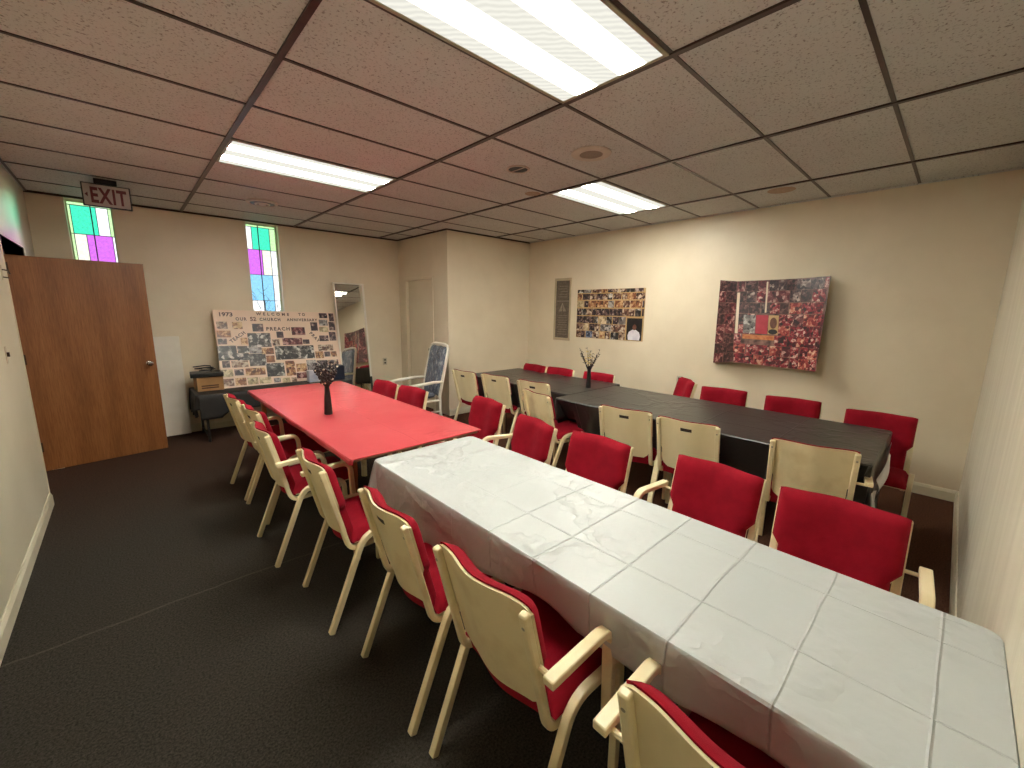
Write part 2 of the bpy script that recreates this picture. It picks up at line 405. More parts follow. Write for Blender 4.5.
# closet block in the rear right corner, its door on the left face
CD0, CD1, CDZ = 3.79, 4.55, 2.0
struct('wall_closet', MB().box((XB, YQ, 0), (WR+T, YQ+.12, H)).box((XB, YQ+.12, 0), (XB+.12, CD0, H)).box((XB, CD1, 0), (XB+.12, YB, H)).box((XB, CD0, CDZ), (XB+.12, CD1, H)).box((XB+.3, CD0-.1, 0), (XB+.4, CD1+.1, H)), M['wall'])
struct('wall_right', MB().box((WR, YF-T, 0), (WR+T, YQ+.1, H)), M['wall'])
struct('wall_front', MB().box((WL-.13, YF-T, 0), (WR+T, YF, H)), M['wall_streak'])
# baseboards
def baseb(name, a, b, side):
    mb = MB(); (x0, y0), (x1, y1) = a, b
    d = Vector((x1-x0, y1-y0, 0)); L = d.length; ang = math.atan2(d.y, d.x)
    Mx = Matrix.Translation((x0, y0, 0)) @ Matrix.Rotation(ang, 4, 'Z')
    s = side
    prof = [(0, 0), (.016, 0), (.016, .075), (.006, .098), (0, .098)]
    vs = []
    for X in (0, L):
        for (p, z) in prof: vs.append(Mx @ Vector((X, s*p, z)))
    fs = [(0,1,2,3,4), (9,8,7,6,5)]+[(k, k+5, (k+1) % 5+5, (k+1) % 5) for k in range(5)]
    mb.add(vs, fs); struct(name, mb, M['trim'])
baseb('baseboard_left', (WL, YF), (WL, OY0-.02), -1)
baseb('baseboard_back', (WL+.9, YB), (XB, YB), -1)
baseb('baseboard_closet', (XB, YQ), (WR, YQ), -1)
baseb('baseboard_right', (WR, YF), (WR, YQ), 1)
baseb('baseboard_front', (WL, YF), (WR, YF), 1)
# door frame lining of the open doorway
fr = MB().box((WL-.14, OY0-.02, 0), (WL+.004, OY0, OZ+.02)).box((WL-.14, OY1, 0), (WL+.004, OY1+.02, OZ+.02)).box((WL-.14, OY0, OZ), (WL+.004, OY1, OZ+.02))
struct('trim_1', fr, M['trim'])
# open oak door
dang = math.atan2(4.2-4.07, .79+.11)
de = empty('door_1', (-.11, 4.07, 0), dang); tag(de, kind='structure')
MB().box((0, -.02, .012), (.91, .02, 1.975)).build('door_leaf', M['door'], de, bevel=.002)
kn = MB().lathe([(.026, 0), (.026, .004), (.011, .008), (.011, .03), (.024, .038), (.028, .052), (.022, .066), (.006, .07)], n=18)
for s in (-1, 1):
    k = kn.build('door_knob', M['chrome'], de, smooth=True); k.location = (.85, s*.02, .96); k.rotation_euler = (-s*PI/2, 0, 0)
for z in (1.82, 1.02, .2):
    MB().box((-.004, -.026, z), (.014, -.018, z+.09)).tube([(-.003, -.026, z), (-.003, -.026, z+.09)], .006).build('hinge', M['hinge'], de)
# closet door
cd = empty('door_2', (XB, CD0, 0)); tag(cd, kind='structure')
MB().box((.035, .004, .008), (.07, CD1-CD0-.004, CDZ-.004)).build('door_leaf', M['wall'], cd, bevel=.002)
MB().box((-.012, -.035, 0), (.004, .004, CDZ+.04)).box((-.012, CD1-CD0-.004, 0), (.004, CD1-CD0+.035, CDZ+.04)).box((-.012, .004, CDZ), (.004, CD1-CD0-.004, CDZ+.04)).build('casing', M['wall'], cd, bevel=.002)
k = kn.build('door_knob', M['hinge'], cd, smooth=True); k.location = (.035, .06, .95); k.rotation_euler = (0, -PI/2, 0)

# ceiling grid
for i in range(5):
    x = i*1.2192 if i else WL+.012
    tag(MB().box((x-.014, YF, H-.010), (x+.014, YB if x < XB else YQ, H+.002)).build('trim_%d' % (2+i), M['grid']), kind='structure')
n_ = 7
for j in range(-2, 8):
    y = j*.6096
    mb = MB().box((WL, y-.010, H-.0045), (XB if y > YQ else WR, y+.010, H+.002))
    tag(mb.build('trim_%d' % n_, M['grid']), kind='structure'); n_ += 1
tag(MB().box((WL, YB-.012, H-.02), (XB, YB, H)).box((XB-.012, YQ, H-.02), (XB, YB-.012, H)).box((XB, YQ-.012, H-.02), (WR, YQ, H)).build('trim_%d' % n_, M['grid']), kind='structure')
tag(MB().box((WR-.012, YF, H-.012), (WR, YQ-.012, H)).box((WL, YF, H-.012), (WL+.012, YB-.012, H)).box((WL+.012, YF, H-.012), (WR-.012, YF+.012, H)).build('trim_%d' % (n_+1), M['tile']), kind='structure')

# windows of coloured glass; pale edge panes stand in for glare on the reveals
def window(name, w, rows, bars):
    x0, x1, z0, z1 = w; y = YB+.12
    e = empty(name, (x0, y, z0)); tag(e, kind='structure')
    W, Hh = x1-x0, z1-z0
    f = .012
    MB().box((0, -.02, 0), (f, .02, Hh)).box((W-f, -.02, 0), (W, .02, Hh)).box((f, -.02, 0), (W-f, .02, f)).box((f, -.02, Hh-f), (W-f, .02, Hh)).build('window_frame', M['win_frame'], e)
    ld = MB()
    zt = Hh-f
    for zb, cells in rows:
        zb = max(zb-z0, f)
        a = f
        for frac, m in cells:
            b = f+(W-2*f)*frac
            MB().box((a, -.003, zb), (b, .003, zt)).build('pane', M[m], e)
            if b < W-f-.01: ld.box((b-.003, -.006, zb), (b+.003, .006, zt))
            a = b
        if zb > f+.01: ld.box((f, -.0065, zb-.003), (W-f, .0065, zb+.003))
        zt = zb
    for b in bars: ld.box((b*W-.005, -.014, f), (b*W+.005, -.004, Hh-f))
    ld.build('lead_came', M['lead'], e)
window('window_1', W1, [(2.59, [(1, 'g_reveal')]), (2.30, [(.06, 'g_reveal'), (.64, 'g_green'), (.92, 'g_white'), (1, 'g_reveal')]), (1.98, [(.06, 'g_reveal'), (.34, 'g_pale'), (.95, 'g_violet'), (1, 'g_white')]), (1.64, [(.9, 'g_blue'), (1, 'g_white')]), (1.18, [(.6, 'g_white'), (1, 'g_blue')])], [.52])
window('window_2', W2, [(2.595, [(1, 'g_reveal')]), (2.31, [(.20, 'g_white'), (.80, 'g_green'), (1, 'g_reveal')]), (1.985, [(.50, 'g_violet'), (.80, 'g_pale'), (1, 'g_white')]), (1.645, [(.80, 'g_blue'), (1, 'g_white')]), (1.18, [(.45, 'g_white'), (.80, 'g_blue'), (1, 'g_white')])], [.42])

# bare shrub outside the second window
sh = MB()
for k in range(34):
    p = Vector((2.05+random.uniform(-.25, .3), 5.5+random.uniform(-.12, .12), .0)); pts = [p.copy()]
    d = Vector((random.uniform(-.25, .25), 0, 1)); L = random.uniform(1.4, 1.86)
    for q in range(9):
        p = p+d*(L/9); d += Vector((random.uniform(-.22, .22), random.uniform(-.1, .1), 0)); d.normalize(); pts.append(p.copy())
        if q > 4:
            s = Vector((random.uniform(-1, 1), random.uniform(-.4, .4), .6)).normalized()
            sh.tube([p, p+s*.07, p+s*.12+Vector((0, 0, .03))], [.003, .002, .001], 4)
    sh.tube(pts, [.006-.0005*i for i in range(10)], 5)
tag(sh.build('bare_shrub', M['branch_out']), 'bare grey twiggy shrub seen through the lower panes of the window behind the photo board', 'shrub')
tag(MB().box((-1, YB+T, -.1), (5, 8, 0)).build('ground_outside', M['branch_out']), kind='structure')

# ------------------------------------------------------------------ ceiling things
def lamp(i, j, label):
    x0, y0 = i*1.2192, j*.6096; cx, cy = x0+.6096, y0+.3048
    e = empty('ceiling_light', (cx, cy, H), 0, label, 'ceiling light', 'fluorescent ceiling lights')
    a, b = .598, .297
    MB().box((-a, -b, -.010), (a, -b+.018, -.001)).box((-a, b-.018, -.010), (a, b, -.001)).box((-a, -b+.018, -.010), (-a+.018, b-.018, -.001)).box((a-.018, -b+.018, -.010), (a, b-.018, -.001)).build('lamp_frame', M['fix_frame'], e, bevel=.002)
    MB().box((-a+.018, -b+.018, -.007), (a-.018, b-.018, -.002)).build('lens', M['lens'], e)
lamp(1, -1, 'largest, nearest fluorescent ceiling light with rippled lens, cut by the top of the picture')
lamp(1, 3, 'long fluorescent ceiling light near the round white ceiling vent and the rear windows')
lamp(3, 1, 'small-looking fluorescent ceiling light towards the right wall, behind the beige speaker disc')

def disc(name, x, y, r, label, cat, kind):
    e = empty(name, (x, y, H), 0, label, cat)
    if kind == 'diffuser':
        MB().lathe([(r, -.001), (r, -.012), (r*.82, -.022), (r*.8, -.001)], n=28, cap=False).build('outer_ring', M['tin'], e, smooth=True)
        MB().lathe([(r*.50, -.021), (r*.48, -.030), (r*.40, -.032), (r*.38, -.021)], n=28, cap=False).build('inner_ring', M['tin'], e, smooth=True)
        MB().lathe([(r*.79, -.002), (r*.74, -.0205)], n=24).build('dark_throat', M['dark'], e)
        MB().lathe([(r*.20, -.021), (r*.22, -.030), (r*.1, -.034)], n=18).build('centre_cone', M['tin'], e, smooth=True)
    elif kind == 'speaker':
        MB().lathe([(r, -.001), (r, -.006), (r*.92, -.012), (r*.58, -.012), (r*.56, -.006)], n=32, cap=False).build('rim', M['vent_light'], e, smooth=True)
        MB().lathe([(r*.57, -.001), (r*.57, -.009), (r*.2, -.011)], n=28).build('grille', M['vent_mid'], e, smooth=True)
    elif kind == 'hole':
        MB().lathe([(r, -.001), (r, -.008), (r*.84, -.009), (r*.82, -.002)], n=28, cap=False).build('rim', M['tin'], e, smooth=True)
        MB().lathe([(r*.83, -.0015), (r*.83, -.003)], n=28).build('dark_throat', M['dark'], e)
        g = MB()
        g.box((-.0035, -r*.82, -.0082), (.0035, r*.82, -.0037)); g.build('crossbar', M['tin'], e)
    else:
        MB().lathe([(r, -.001), (r*.96, -.003), (r*.3, -.003)], n=28).build('patch', M['stain'], e, smooth=True)
disc('ceiling_vent', 1.80, 3.61, .15, 'round metal ceiling vent with dark centre above the window behind the photo board', 'ceiling vent', 'diffuser')
disc('ceiling_speaker', 3.125, .322, .14, 'beige round ceiling speaker with a darker grille, beside the small lit ceiling light', 'ceiling speaker', 'speaker')
disc('recessed_vent', 2.99, .925, .092, 'small black round recessed vent in the ceiling left of the beige speaker disc', 'ceiling vent', 'hole')
disc('round_cover', 5.05, -.35, .11, 'faint round flush cap on the ceiling tile near the right wall', 'ceiling cap', 'cap')
disc('round_cover', 3.57, 1.33, .075, 'faint small round cap on the ceiling left of the small lit ceiling light', 'ceiling cap', 'cap')

# text helper -> mesh object
def text_mesh(name, s, m, parent, w, h, space=1.0, depth=.001, bold=0.0):
    cu = bpy.data.curves.new(name, 'FONT'); cu.body = s; cu.size = 1; cu.space_character = space; cu.extrude = .01; cu.offset = bold
    cu.resolution_u = 3
    o = bpy.data.objects.new(name+'_curve', cu); C.objects.link(o); bpy.context.view_layer.update()
    me = bpy.data.meshes.new_from_object(o.evaluated_get(bpy.context.evaluated_depsgraph_get()))
    bpy.data.objects.remove(o)
    xs = [v.co.x for v in me.vertices]; ys = [v.co.y for v in me.vertices]; zs = [v.co.z for v in me.vertices]
    x0, x1, y0, y1, z0, z1 = min(xs), max(xs), min(ys), max(ys), min(zs), max(zs)
    for v in me.vertices:
        v.co = Vector(((v.co.x-x0)/(x1-x0)*w, (v.co.y-y0)/(y1-y0)*h, (v.co.z-z0)/(z1-z0)*depth))
    me.materials.clear(); me.materials.append(m)
    r = bpy.data.objects.new(name, me); C.objects.link(r); r.parent = parent
    return r

# exit sign
ex = empty('exit_sign', (.60, 3.75, H), math.radians(0), 'grey EXIT sign with dark red letters hanging from the ceiling above the open door', 'exit sign')
MB().box((-.16, -.014, -.24), (.16, .014, -.045)).build('sign_border', M['dark'], ex, bevel=.003)
MB().box((-.15, -.018, -.231), (.15, -.0141, -.054)).build('sign_face', M['exit_face'], ex)
MB().box((-.075, -.025, -.045), (.075, .025, -.002)).build('canopy', M['dark'], ex, bevel=.004)
tx = text_mesh('lettering', 'EXIT', M['exit_red'], ex, .235, .132, 1.12, .0015, .032); tx.location = (-.105, -.018, -.21); tx.rotation_euler = (PI/2, 0, 0)
MB().add([(-.142, -.019, -.145), (-.122, -.019, -.165), (-.122, -.019, -.125), (-.142, -.018, -.145), (-.122, -.018, -.165), (-.122, -.018, -.125)], [(0,1,2), (5,4,3), (0,3,4,1), (1,4,5,2), (2,5,3,0)]).build('arrow', M['exit_red'], ex)

# ------------------------------------------------------------------ chairs
def arc(pts, n=6):
    """round the inner corners of a 2D polyline given as (x, z, r)"""
    out = []
    for i, (x, z, r) in enumerate(pts):
        if r == 0 or i in (0, len(pts)-1): out.append((x, z)); continue
        p = Vector((x, z)); a = Vector(pts[i-1][:2])-p; b = Vector(pts[i+1][:2])-p
        a.normalize(); b.normalize(); s = p+a*r; e = p+b*r
        for k in range(n+1):
            t = k/n; q = s*(1-t)**2+p*2*t*(1-t)+e*t*t; out.append((q.x, q.y))
    return out
def bx(z): return (.815-z)*.245
def bend(y): return -.030*(.5+.5*math.cos(min(abs(y)/.175, 1)*PI))

def make_chair(arms, wood, slot=True):
    e = empty('dining_armchair' if arms else 'dining_chair')     # arms: '' none, 'l' local +y side, 'r' local -y side, 'lr' both
    m = M[wood]
    for s in (-1, 1):
        up = MB().strip(arc([(-.002, .818, 0), (.105, .385, .05), (.42, .405, 0)], 7), s*.197-.014, s*.197+.014, .024).build('side_rail', m, e, bevel=.006, smooth=True)
        MB().strip(arc([(-.015, .0, 0), (.170, .460, .075), (.415, .45, .055), (.42, 0, 0)], 7), s*.228-.0145, s*.228+.0145, .027).build('leg_frame', m, e, bevel=.004, smooth=True)
        if ('l' if s > 0 else 'r') in arms:
            a = MB().strip(arc([(.018, .652, 0), (.285, .664, .06), (.305, .30, 0)], 8), s*.264-.018, s*.264+.018, .024).build('armrest', m, e, bevel=.004, smooth=True)
            MB().tube([(.048, s*.20, .640), (.048, s*.268, .640)], .008).build('dowel', m, a)
        for z in (.775,):
            MB().tube([(bx(z)-.0145, s*.197, z), (bx(z)-.006, s*.197, z+.002)], .0055, 8).build('screw', M['screw'], up)
    # back shell of bent ply, wider at the top, stepped in lower down
    def half(t):   # t 0 bottom .. 1 top
        z = .395+t*(.825-.395)
        if z < .50: return .115+.064*max(0, 1-((.50-z)/.065)**2)**.5
        if z < .60: return .179
        return min(.179+(z-.60)/.02*.031, .210)
    def shell(off):
        def f(u, v):
            t = v; z = .44+t*.385; y = (2*u-1)*half((z-.395)/.43)
            # rounded top corners
            k = abs(2*u-1)
            if t > .93 and k > .9: z -= (k-.9)/.1*.012*(t-.93)/.07
            return (bx(z)+.010+bend(y)+off, y, z)
        return f
    NU, NV = 22, 16
    sk = (lambda i, j: slot and j == 13 and 9 <= i <= 12)
    MB().grid(shell(0), NU, NV, sk, shell(.009)).build('backrest_shell', m, e, smooth=True)
    if slot:  # dark plate set in the hole for the shade inside it
        z0, z1 = .44+.385*13/16, .44+.385*14/16
        MB().grid(lambda u, v: (bx(z0+v*(z1-z0))+.013+bend((u-.5)*.08), (u-.5)*.085, z0+v*(z1-z0)), 4, 1, None, lambda u, v: (bx(z0+v*(z1-z0))+.0155+bend((u-.5)*.08), (u-.5)*.085, z0+v*(z1-z0))).build('handhold_shade', M['slot'], e)
    def cush(u, v):
        z = .385+v*(.832-.385); h = min(.206, half(max(.28, min(1, (z-.395)/.43)))); y = (2*u-1)*h
        a = abs(2*u-1); b = abs(2*v-1); th = .046*(1-a**8)**.5*(1-b**12)**.5
        zz = z-(.006*(max(a-.85, 0)/.15)**2 if v > .95 else 0)
        return (bx(z)+.0205+bend(y)+th, y, zz)
    def cushb(u, v):
        z = .385+v*(.832-.385); h = min(.206, half(max(.28, min(1, (z-.395)/.43)))); y = (2*u-1)*h
        return (bx(z)+.0198+bend(y), y, z-(.006*(max(abs(2*u-1)-.85, 0)/.15)**2 if v > .95 else 0))
    MB().grid(cush, 24, 24, None, cushb).build('backrest_cushion', M['red'], e, smooth=True)
    # seat
    def sb(u, v):
        return (.13+u*.375, (2*v-1)*(.205-.012*(u > .9)), .425+.012*u)
    MB().grid(sb, 8, 4, None, lambda u, v: (sb(u, v)[0], sb(u, v)[1], sb(u, v)[2]-.010)).build('seat_board', m, e)
    def sc(u, v):
        a = abs(2*u-1); b = abs(2*v-1); th = .052*(1-a**7)**.5*(1-b**8)**.5
        return (.115+u*.405, (2*v-1)*.215, .4265+.012*u+th)
    MB().grid(sc, 20, 20, None, lambda u, v: (.115+u*.405, (2*v-1)*.215, .4255+.012*u)).build('seat_cushion', M['red'], e, smooth=True)
    return e

protos = {}
def chair(arms, x, y, rz, label, group, wood='cream', slot=True):
    k = (arms, wood, slot)
    if k not in protos:
        o = make_chair(arms, wood, slot); protos[k] = o; o.location = (x, y, 0); o.rotation_euler = (0, 0, math.radians(rz))
    else: o = dup(protos[k], (x, y, 0), math.radians(rz))
    return tag(o, label, 'chair', group)
GL, GR, GN, GF = 'chairs on the left side of the red and white tables', 'chairs on the right side of the red and white tables', 'chairs on the near side of the black tables', 'chairs between the black tables and the right wall'
chair('', 1.16, 2.40, 3, 'cream chair with red cushion, farthest of the left row beside the red table', GL, 'cream_dirty')
chair('l', 1.185, 1.86, 4, 'cream armchair with red cushion, second from the far end of the left row', GL, 'cream_dirty')
chair('lr', 1.12, 1.25, 0, 'cream armchair with red cushion and whiter arms, third from the far end on the left', GL, 'cream')
chair('l', 1.18, .49, -2, 'cream armchair with white paper on its red seat, where red and white tables meet', GL, 'cream_dirty')
chair('', 1.225, -.20, -2, 'slotted cream chair at the far left half of the white table, no armrests', GL, 'cream_dirty')
chair('r', 1.235, -.775, 0, 'large cream armchair with unslotted back, second nearest the camera on the left', GL, 'cream_dirty', False)
chair('l', 1.235, -1.455, 0, 'cream armchair cut off by the bottom edge of the picture, nearest the camera', GL, 'cream', False)
chair('', 2.49, 2.28, 183, 'red-backed chair at the far end of the right side of the red table', GR)
chair('', 2.53, 1.82, 184, 'red-backed chair second from the far end on the right side of the red table', GR)
chair('', 2.745, .965, 174, 'red-backed chair at the near right corner of the red table', GR)
chair('r', 2.575, .255, 168, 'red-backed armchair at the far end of the right side of the white table', GR)
chair('', 2.58, -.26, 180, 'red-backed chair without armrests, second from the far end right of the white table', GR)
chair('r', 2.645, -.905, 176, 'red-backed armchair, second nearest the camera on the right side of the white table', GR)
chair('l', 2.615, -1.385, 183, 'largest red-backed armchair, nearest the camera on the far side of the white table', GR)
chair('', 3.53, 2.42, 2, 'cream-backed chair at the black tables, nearest to the plastic-wrapped chair', GN)
chair('', 3.61, 1.93, 5, 'slotted cream-backed chair, second from the far end of the black tables', GN)
chair('', 3.65, 1.355, 6, 'cream-backed slotted chair half hidden behind a second cream chair back', GN)
chair('', 3.25, .93, -12, 'cream-backed chair pulled out in front of another one, red seat showing at its right', GN, 'cream_dirty', False)
chair('', 3.32, .05, 10, 'slotted cream-backed chair, third from the camera on the near side of black tables', GN)
chair('', 3.33, -.43, 6, 'slotted cream-backed chair, second from the camera on the near side of black tables', GN)
chair('r', 3.38, -1.14, 10, 'cream-backed armchair with a plain scuffed back, nearest the camera at the black tables', GN, 'cream_dirty', False)
chair('', 4.66, 2.27, 177, 'red-backed chair at the far end by the right wall, under the narrow grey plaque', GF)
chair('', 4.68, 1.84, 182, 'red-backed chair second from the far end by the right wall, left of the twig vase', GF)
chair('', 4.72, 1.27, 184, 'red-backed chair behind the vase of bare twigs on the black table', GF)
chair('', 5.10, .345, 134, 'red-backed chair turned askew close to the right wall beside the power socket', GF)
chair('', 4.84, -.12, 187, 'red-backed chair by the right wall, below the left edge of the curled red collage', GF)
chair('', 4.83, -.70, 186, 'red-backed chair by the right wall, below the right end of the curled red collage', GF)
chair('', 4.72, -1.295, 181, 'red-backed chair at the near end of the black table in the right-hand corner', GF)

# ------------------------------------------------------------------ tables
def folding_legs(e, x0, x1, ys, top, m):
    for y in ys:
        for x in (x0, x1):
            MB().tube([(x, y, .0), (x, y, top)], .014, 10).build('leg', m, e, smooth=True)
        MB().tube([(x0, y, .28), (x1, y, .28)], .009, 8).build('crossbar', m, e, smooth=True)
def cloth(name, x0, x1, y0, y1, z, hems, m, label, corner=.04, inset=.02, nw=10, amp=.006, seed=1, thick=.0015, slope=(.02, .02, .02, .02)):
    """cover lying on the top with a draped skirt; hems(side, s)->z of the hem or None"""
    rnd = random.Random(seed)
    # perimeter
    per = []; N = []
    def add(p, n, side, s): per.append((p, n, side, s))
    r = corner
    def edge(a, b, n, side, steps):
        for k in range(steps):
            s = k/steps; add((a[0]+(b[0]-a[0])*s, a[1]+(b[1]-a[1])*s), n, side, s)
    def corner_(c, a0, side):
        for k in range(8):
            a = a0+PI/2*k/8; add((c[0]+r*math.cos(a), c[1]+r*math.sin(a)), (math.cos(a), math.sin(a)), side, 1.0)
    edge((x1, y0+r), (x1, y1-r), (1, 0), 'r', 48); corner_((x1-r, y1-r), 0, 'rb')
    edge((x1-r, y1), (x0+r, y1), (0, 1), 'b', 18); corner_((x0+r, y1-r), PI/2, 'bl')
    edge((x0, y1-r), (x0, y0+r), (-1, 0), 'l', 48); corner_((x0+r, y0+r), PI, 'lf')
    edge((x0+r, y0), (x1-r, y0), (0, -1), 'f', 18); corner_((x1-r, y0+r), 1.5*PI, 'fr')
    n = len(per); vs = []; fs = []
    # top rings shrink to the middle line
    cx, cy = (x0+x1)/2, (y0+y1)/2; rings = 7
    for k in range(rings):
        t = 1-k/rings if k else 1
        for (p, nn, sd, s) in per: vs.append((cx+(p[0]-cx)*t, cy+(p[1]-cy)*t, z))
    vs.append((cx, cy, z))
    for k in range(rings-1):
        for i in range(n):
            j = (i+1) % n; fs.append((k*n+i, k*n+j, (k+1)*n+j, (k+1)*n+i))
    c0 = len(vs)-1
    for i in range(n): fs.append(((rings-1)*n+i, (rings-1)*n+(i+1) % n, c0))
    ph = [rnd.uniform(0, 6.28) for _ in range(4)]
    base = len(vs); L = 8
    for q in range(1, L+1):
        t = q/L
        for i, (p, nn, sd, s) in enumerate(per):
            hz = hems(sd, s, p)
            zz = z-(z-hz)*t
            if q == 1: zz = z-.006; 
            wv = (math.sin(i*.9+ph[0])+.6*math.sin(i*.37+ph[1])+.4*math.sin(i*1.9+ph[2]))*amp*t
            sl = slope['rblf'.index(sd[0])]
            d = .005-sl*t+wv if q > 1 else .004
            vs.append((p[0]+nn[0]*d, p[1]+nn[1]*d, zz))
    for q in range(L):
        a0 = 0 if q == 0 else base+(q-1)*n; b0 = base+q*n
        for i in range(n):
            j = (i+1) % n; fs.append((a0+i, b0+i, b0+j, a0+j))
    o = MB().add(vs, fs).build(name, m, None, smooth=True)
    sm = o.modifiers.new('solid', 'SOLIDIFY'); sm.thickness = thick; sm.offset = 1
    return tag(o, label, 'tablecloth')

# white table
t1 = empty('folding_table', (0, 0, 0), 0, 'folding table under the white cloth, nearest the camera', 'table', 'tables')
MB().box((1.53, -1.775, .715), (2.16, .47, .742)).build('tabletop', M['laminate'], t1, bevel=.004)
folding_legs(t1, 1.80, 1.98, (.38, -1.66), .715, M['steel'])
def hem_w(sd, s, p):
    y = p[1]; k = max(0, min(1, (.1-y)/.9))
    base = .44+.15*k
    if sd[0] == 'r' : base = .52
    if sd in ('b', 'bl'): base = .46 if p[0] < 1.6 else .56
    return base+.015*math.sin(y*7)
cloth('tablecloth', 1.50, 2.172, -1.796, .475, .7445, hem_w, M['white_cloth'], 'white plastic tablecloth with packing creases on the table nearest the camera', corner=.035, amp=.006, seed=3, slope=(.03, -.07, .02, .0))
# red table
t2 = empty('wooden_table', (0, 0, 0), 0, 'wooden table with orange-brown legs under the red cloth', 'table', 'tables')
MB().box((1.415, .525, .735), (2.265, 2.995, .757)).build('tabletop', M['wood_edge'], t2, bevel=.002)
MB().box((1.50, .80, .66), (1.52, 2.94, .7345)).box((2.19, .80, .66), (2.21, 2.94, .7345)).box((1.52, .80, .66), (2.19, .82, .7345)).box((1.52, 2.92, .66), (2.19, 2.94, .7345)).build('apron', M['wood_leg'], t2)
for x in (1.482, 2.182):
    for y in (.755, 2.94):
        MB().add([(x+a*k*.6, y+b*k*.6, zz) for zz, k in ((0, .75), (.734, 1)) for a, b in ((0, 0), (.075, 0), (.075, .075), (0, .075))], [(0,3,2,1),(4,5,6,7),(0,1,5,4),(1,2,6,5),(2,3,7,6),(3,0,4,7)]).build('leg', M['wood_leg'], t2, bevel=.004)
def hem_r(sd, s, p):
    if sd == 'l' or sd in ('bl', 'lf'): return .728+.004*math.sin(p[1]*11)
    if sd[0] == 'f': return .7535
    return .738
cloth('tablecloth', 1.395, 2.285, .515, 3.01, .7585, hem_r, M['red_cloth'], 'smooth red plastic tablecloth with the dark vase on it', corner=.012, amp=.002, seed=5, slope=(.0, .0, .0, .0))
# black tables
def hem_b(sd, s, p):
    if sd[0] == 'l' or sd == 'bl': return .40+.03*math.sin(p[1]*5)+(.16 if p[1] > .7 else 0)
    if sd[0] == 'f' or sd == 'lf': return .14+.03*math.sin(p[0]*9)
    return .48+.02*math.sin(p[1]*6)
t3 = empty('folding_table', (0, 0, 0), 0, 'folding table under the near black cloth, in front of the curled red collage', 'table', 'tables')
MB().box((3.53, -1.365, .715), (4.495, .90, .742)).build('tabletop', M['laminate'], t3, bevel=.004)
folding_legs(t3, 3.94, 4.12, (.75, -1.25), .715, M['steel'])
cloth('tablecloth', 3.505, 4.52, -1.385, .915, .7455, hem_b, M['black_cloth'], 'black plastic tablecloth on the table nearest the right-hand corner', corner=.03, amp=.012, seed=8, slope=(.14, .0, .14, .02))
t4 = empty('folding_table', (0, 0, 0), 0, 'folding table under the far black cloth, carrying the vase of bare twigs', 'table', 'tables')
MB().box((3.74, .955, .715), (4.625, 2.58, .742)).build('tabletop', M['laminate'], t4, bevel=.004)
folding_legs(t4, 4.10, 4.22, (1.08, 2.46), .715, M['steel'])
def hem_b2(sd, s, p): return .42+.02*math.sin(p[1]*6+p[0]*3)
cloth('tablecloth', 3.715, 4.65, .93, 2.60, .7445, hem_b2, M['black_cloth'], 'black plastic tablecloth on the far table by the closet wall', corner=.03, amp=.010, seed=9, slope=(.10, .0, .10, .0))

# ------------------------------------------------------------------ vases
def vase(x, y, z, dense, label):
    e = empty('flower_vase', (x, y, z), 0, label, 'vase')
    if dense:
        MB().lathe([(.030, 0), (.031, .01), (.025, .12), (.018, .205), (.017, .225), (.022, .235), (.018, .236), (.014, .22)], n=8, cap=True).build('vase_body', M['dark'], e)
        top = .23; n = 26
    else:
        MB().lathe([(.027, 0), (.027, .02), (.023, .10), (.020, .19), (.034, .225), (.045, .235), (.034, .232), (.016, .19)], n=8).build('vase_body', M['dark'], e)
        top = .22; n = 17
    tw = MB(); bd = MB(); lf = MB()
    for k in range(n):
        a = random.uniform(0, 2*PI); sp = random.uniform(.25, 1.0)*(.55 if dense else .72); L = random.uniform(.13, .21) if dense else random.uniform(.15, .25)
        d = Vector((math.cos(a)*sp, math.sin(a)*sp, 1)).normalized(); p = Vector((math.cos(a)*.008, math.sin(a)*.008, top-.03)); pts = [p.copy()]
        for q in range(6):
            p = p+d*(L/6); d = (d+Vector((random.uniform(-.1, .1), random.uniform(-.1, .1), 0))).normalized(); pts.append(p.copy())
            if q >= 1:
                for w in range(3 if dense else 2):
                    o = Vector((random.uniform(-1, 1), random.uniform(-1, 1), random.uniform(-.3, 1))).normalized()
                    c = p+o*.012; r = random.uniform(.0035, .008)
                    if dense:
                        tgt = bd if random.random() < .16 else lf
                        tgt.lathe([(.001, -r), (r*.8, -r*.5), (r, 0), (r*.7, r*.6), (.001, r)], 0, 0, 6); nv = 30
                        for i in range(len(tgt.v)-nv, len(tgt.v)): tgt.v[i] = tuple(Vector(tgt.v[i])*(1.1 if tgt is bd else 1.5)+c)
                    else:
                        tw.tube([p, c, c+o*.012], [.002, .0025, .001], 4)
                        if q < 5 and sp < .45 and random.random() < .6:
                            bd.lathe([(.001, -.005), (.005, 0), (.001, .005)], 0, 0, 6)
                            for i in range(len(bd.v)-18, len(bd.v)): bd.v[i] = tuple(Vector(bd.v[i])*1.3+c)
        tw.tube(pts, [.0035-.0004*i for i in range(7)], 5)
    tw.build('twigs', M['twig'], e)
    bd.build('beads' if dense else 'buds', M['berry'] if dense else M['yellowbud'], e, smooth=True)
    if dense: lf.build('dried_leaves', M['leafdark'], e, smooth=True)
vase(1.655, 1.585, .7605, True, 'tapered black vase with dense dark dried stems and pale beads, on the red table')
vase(4.19, 1.035, .7465, False, 'slim black vase with spreading bare twigs and a few yellow buds, on the black table')

# ------------------------------------------------------------------ back wall things
# leaning white panel
pn = MB().box((0, -.02, 0), (.56, .0, 1.19)).build('white_panel', M['white_paint'], None, bevel=.003)
pn.location = (.49, 4.70, .012); pn.rotation_euler = (math.radians(-3.0), 0, 0)
tag(pn, 'plain white board leaning on the rear wall behind the open oak door', 'board')
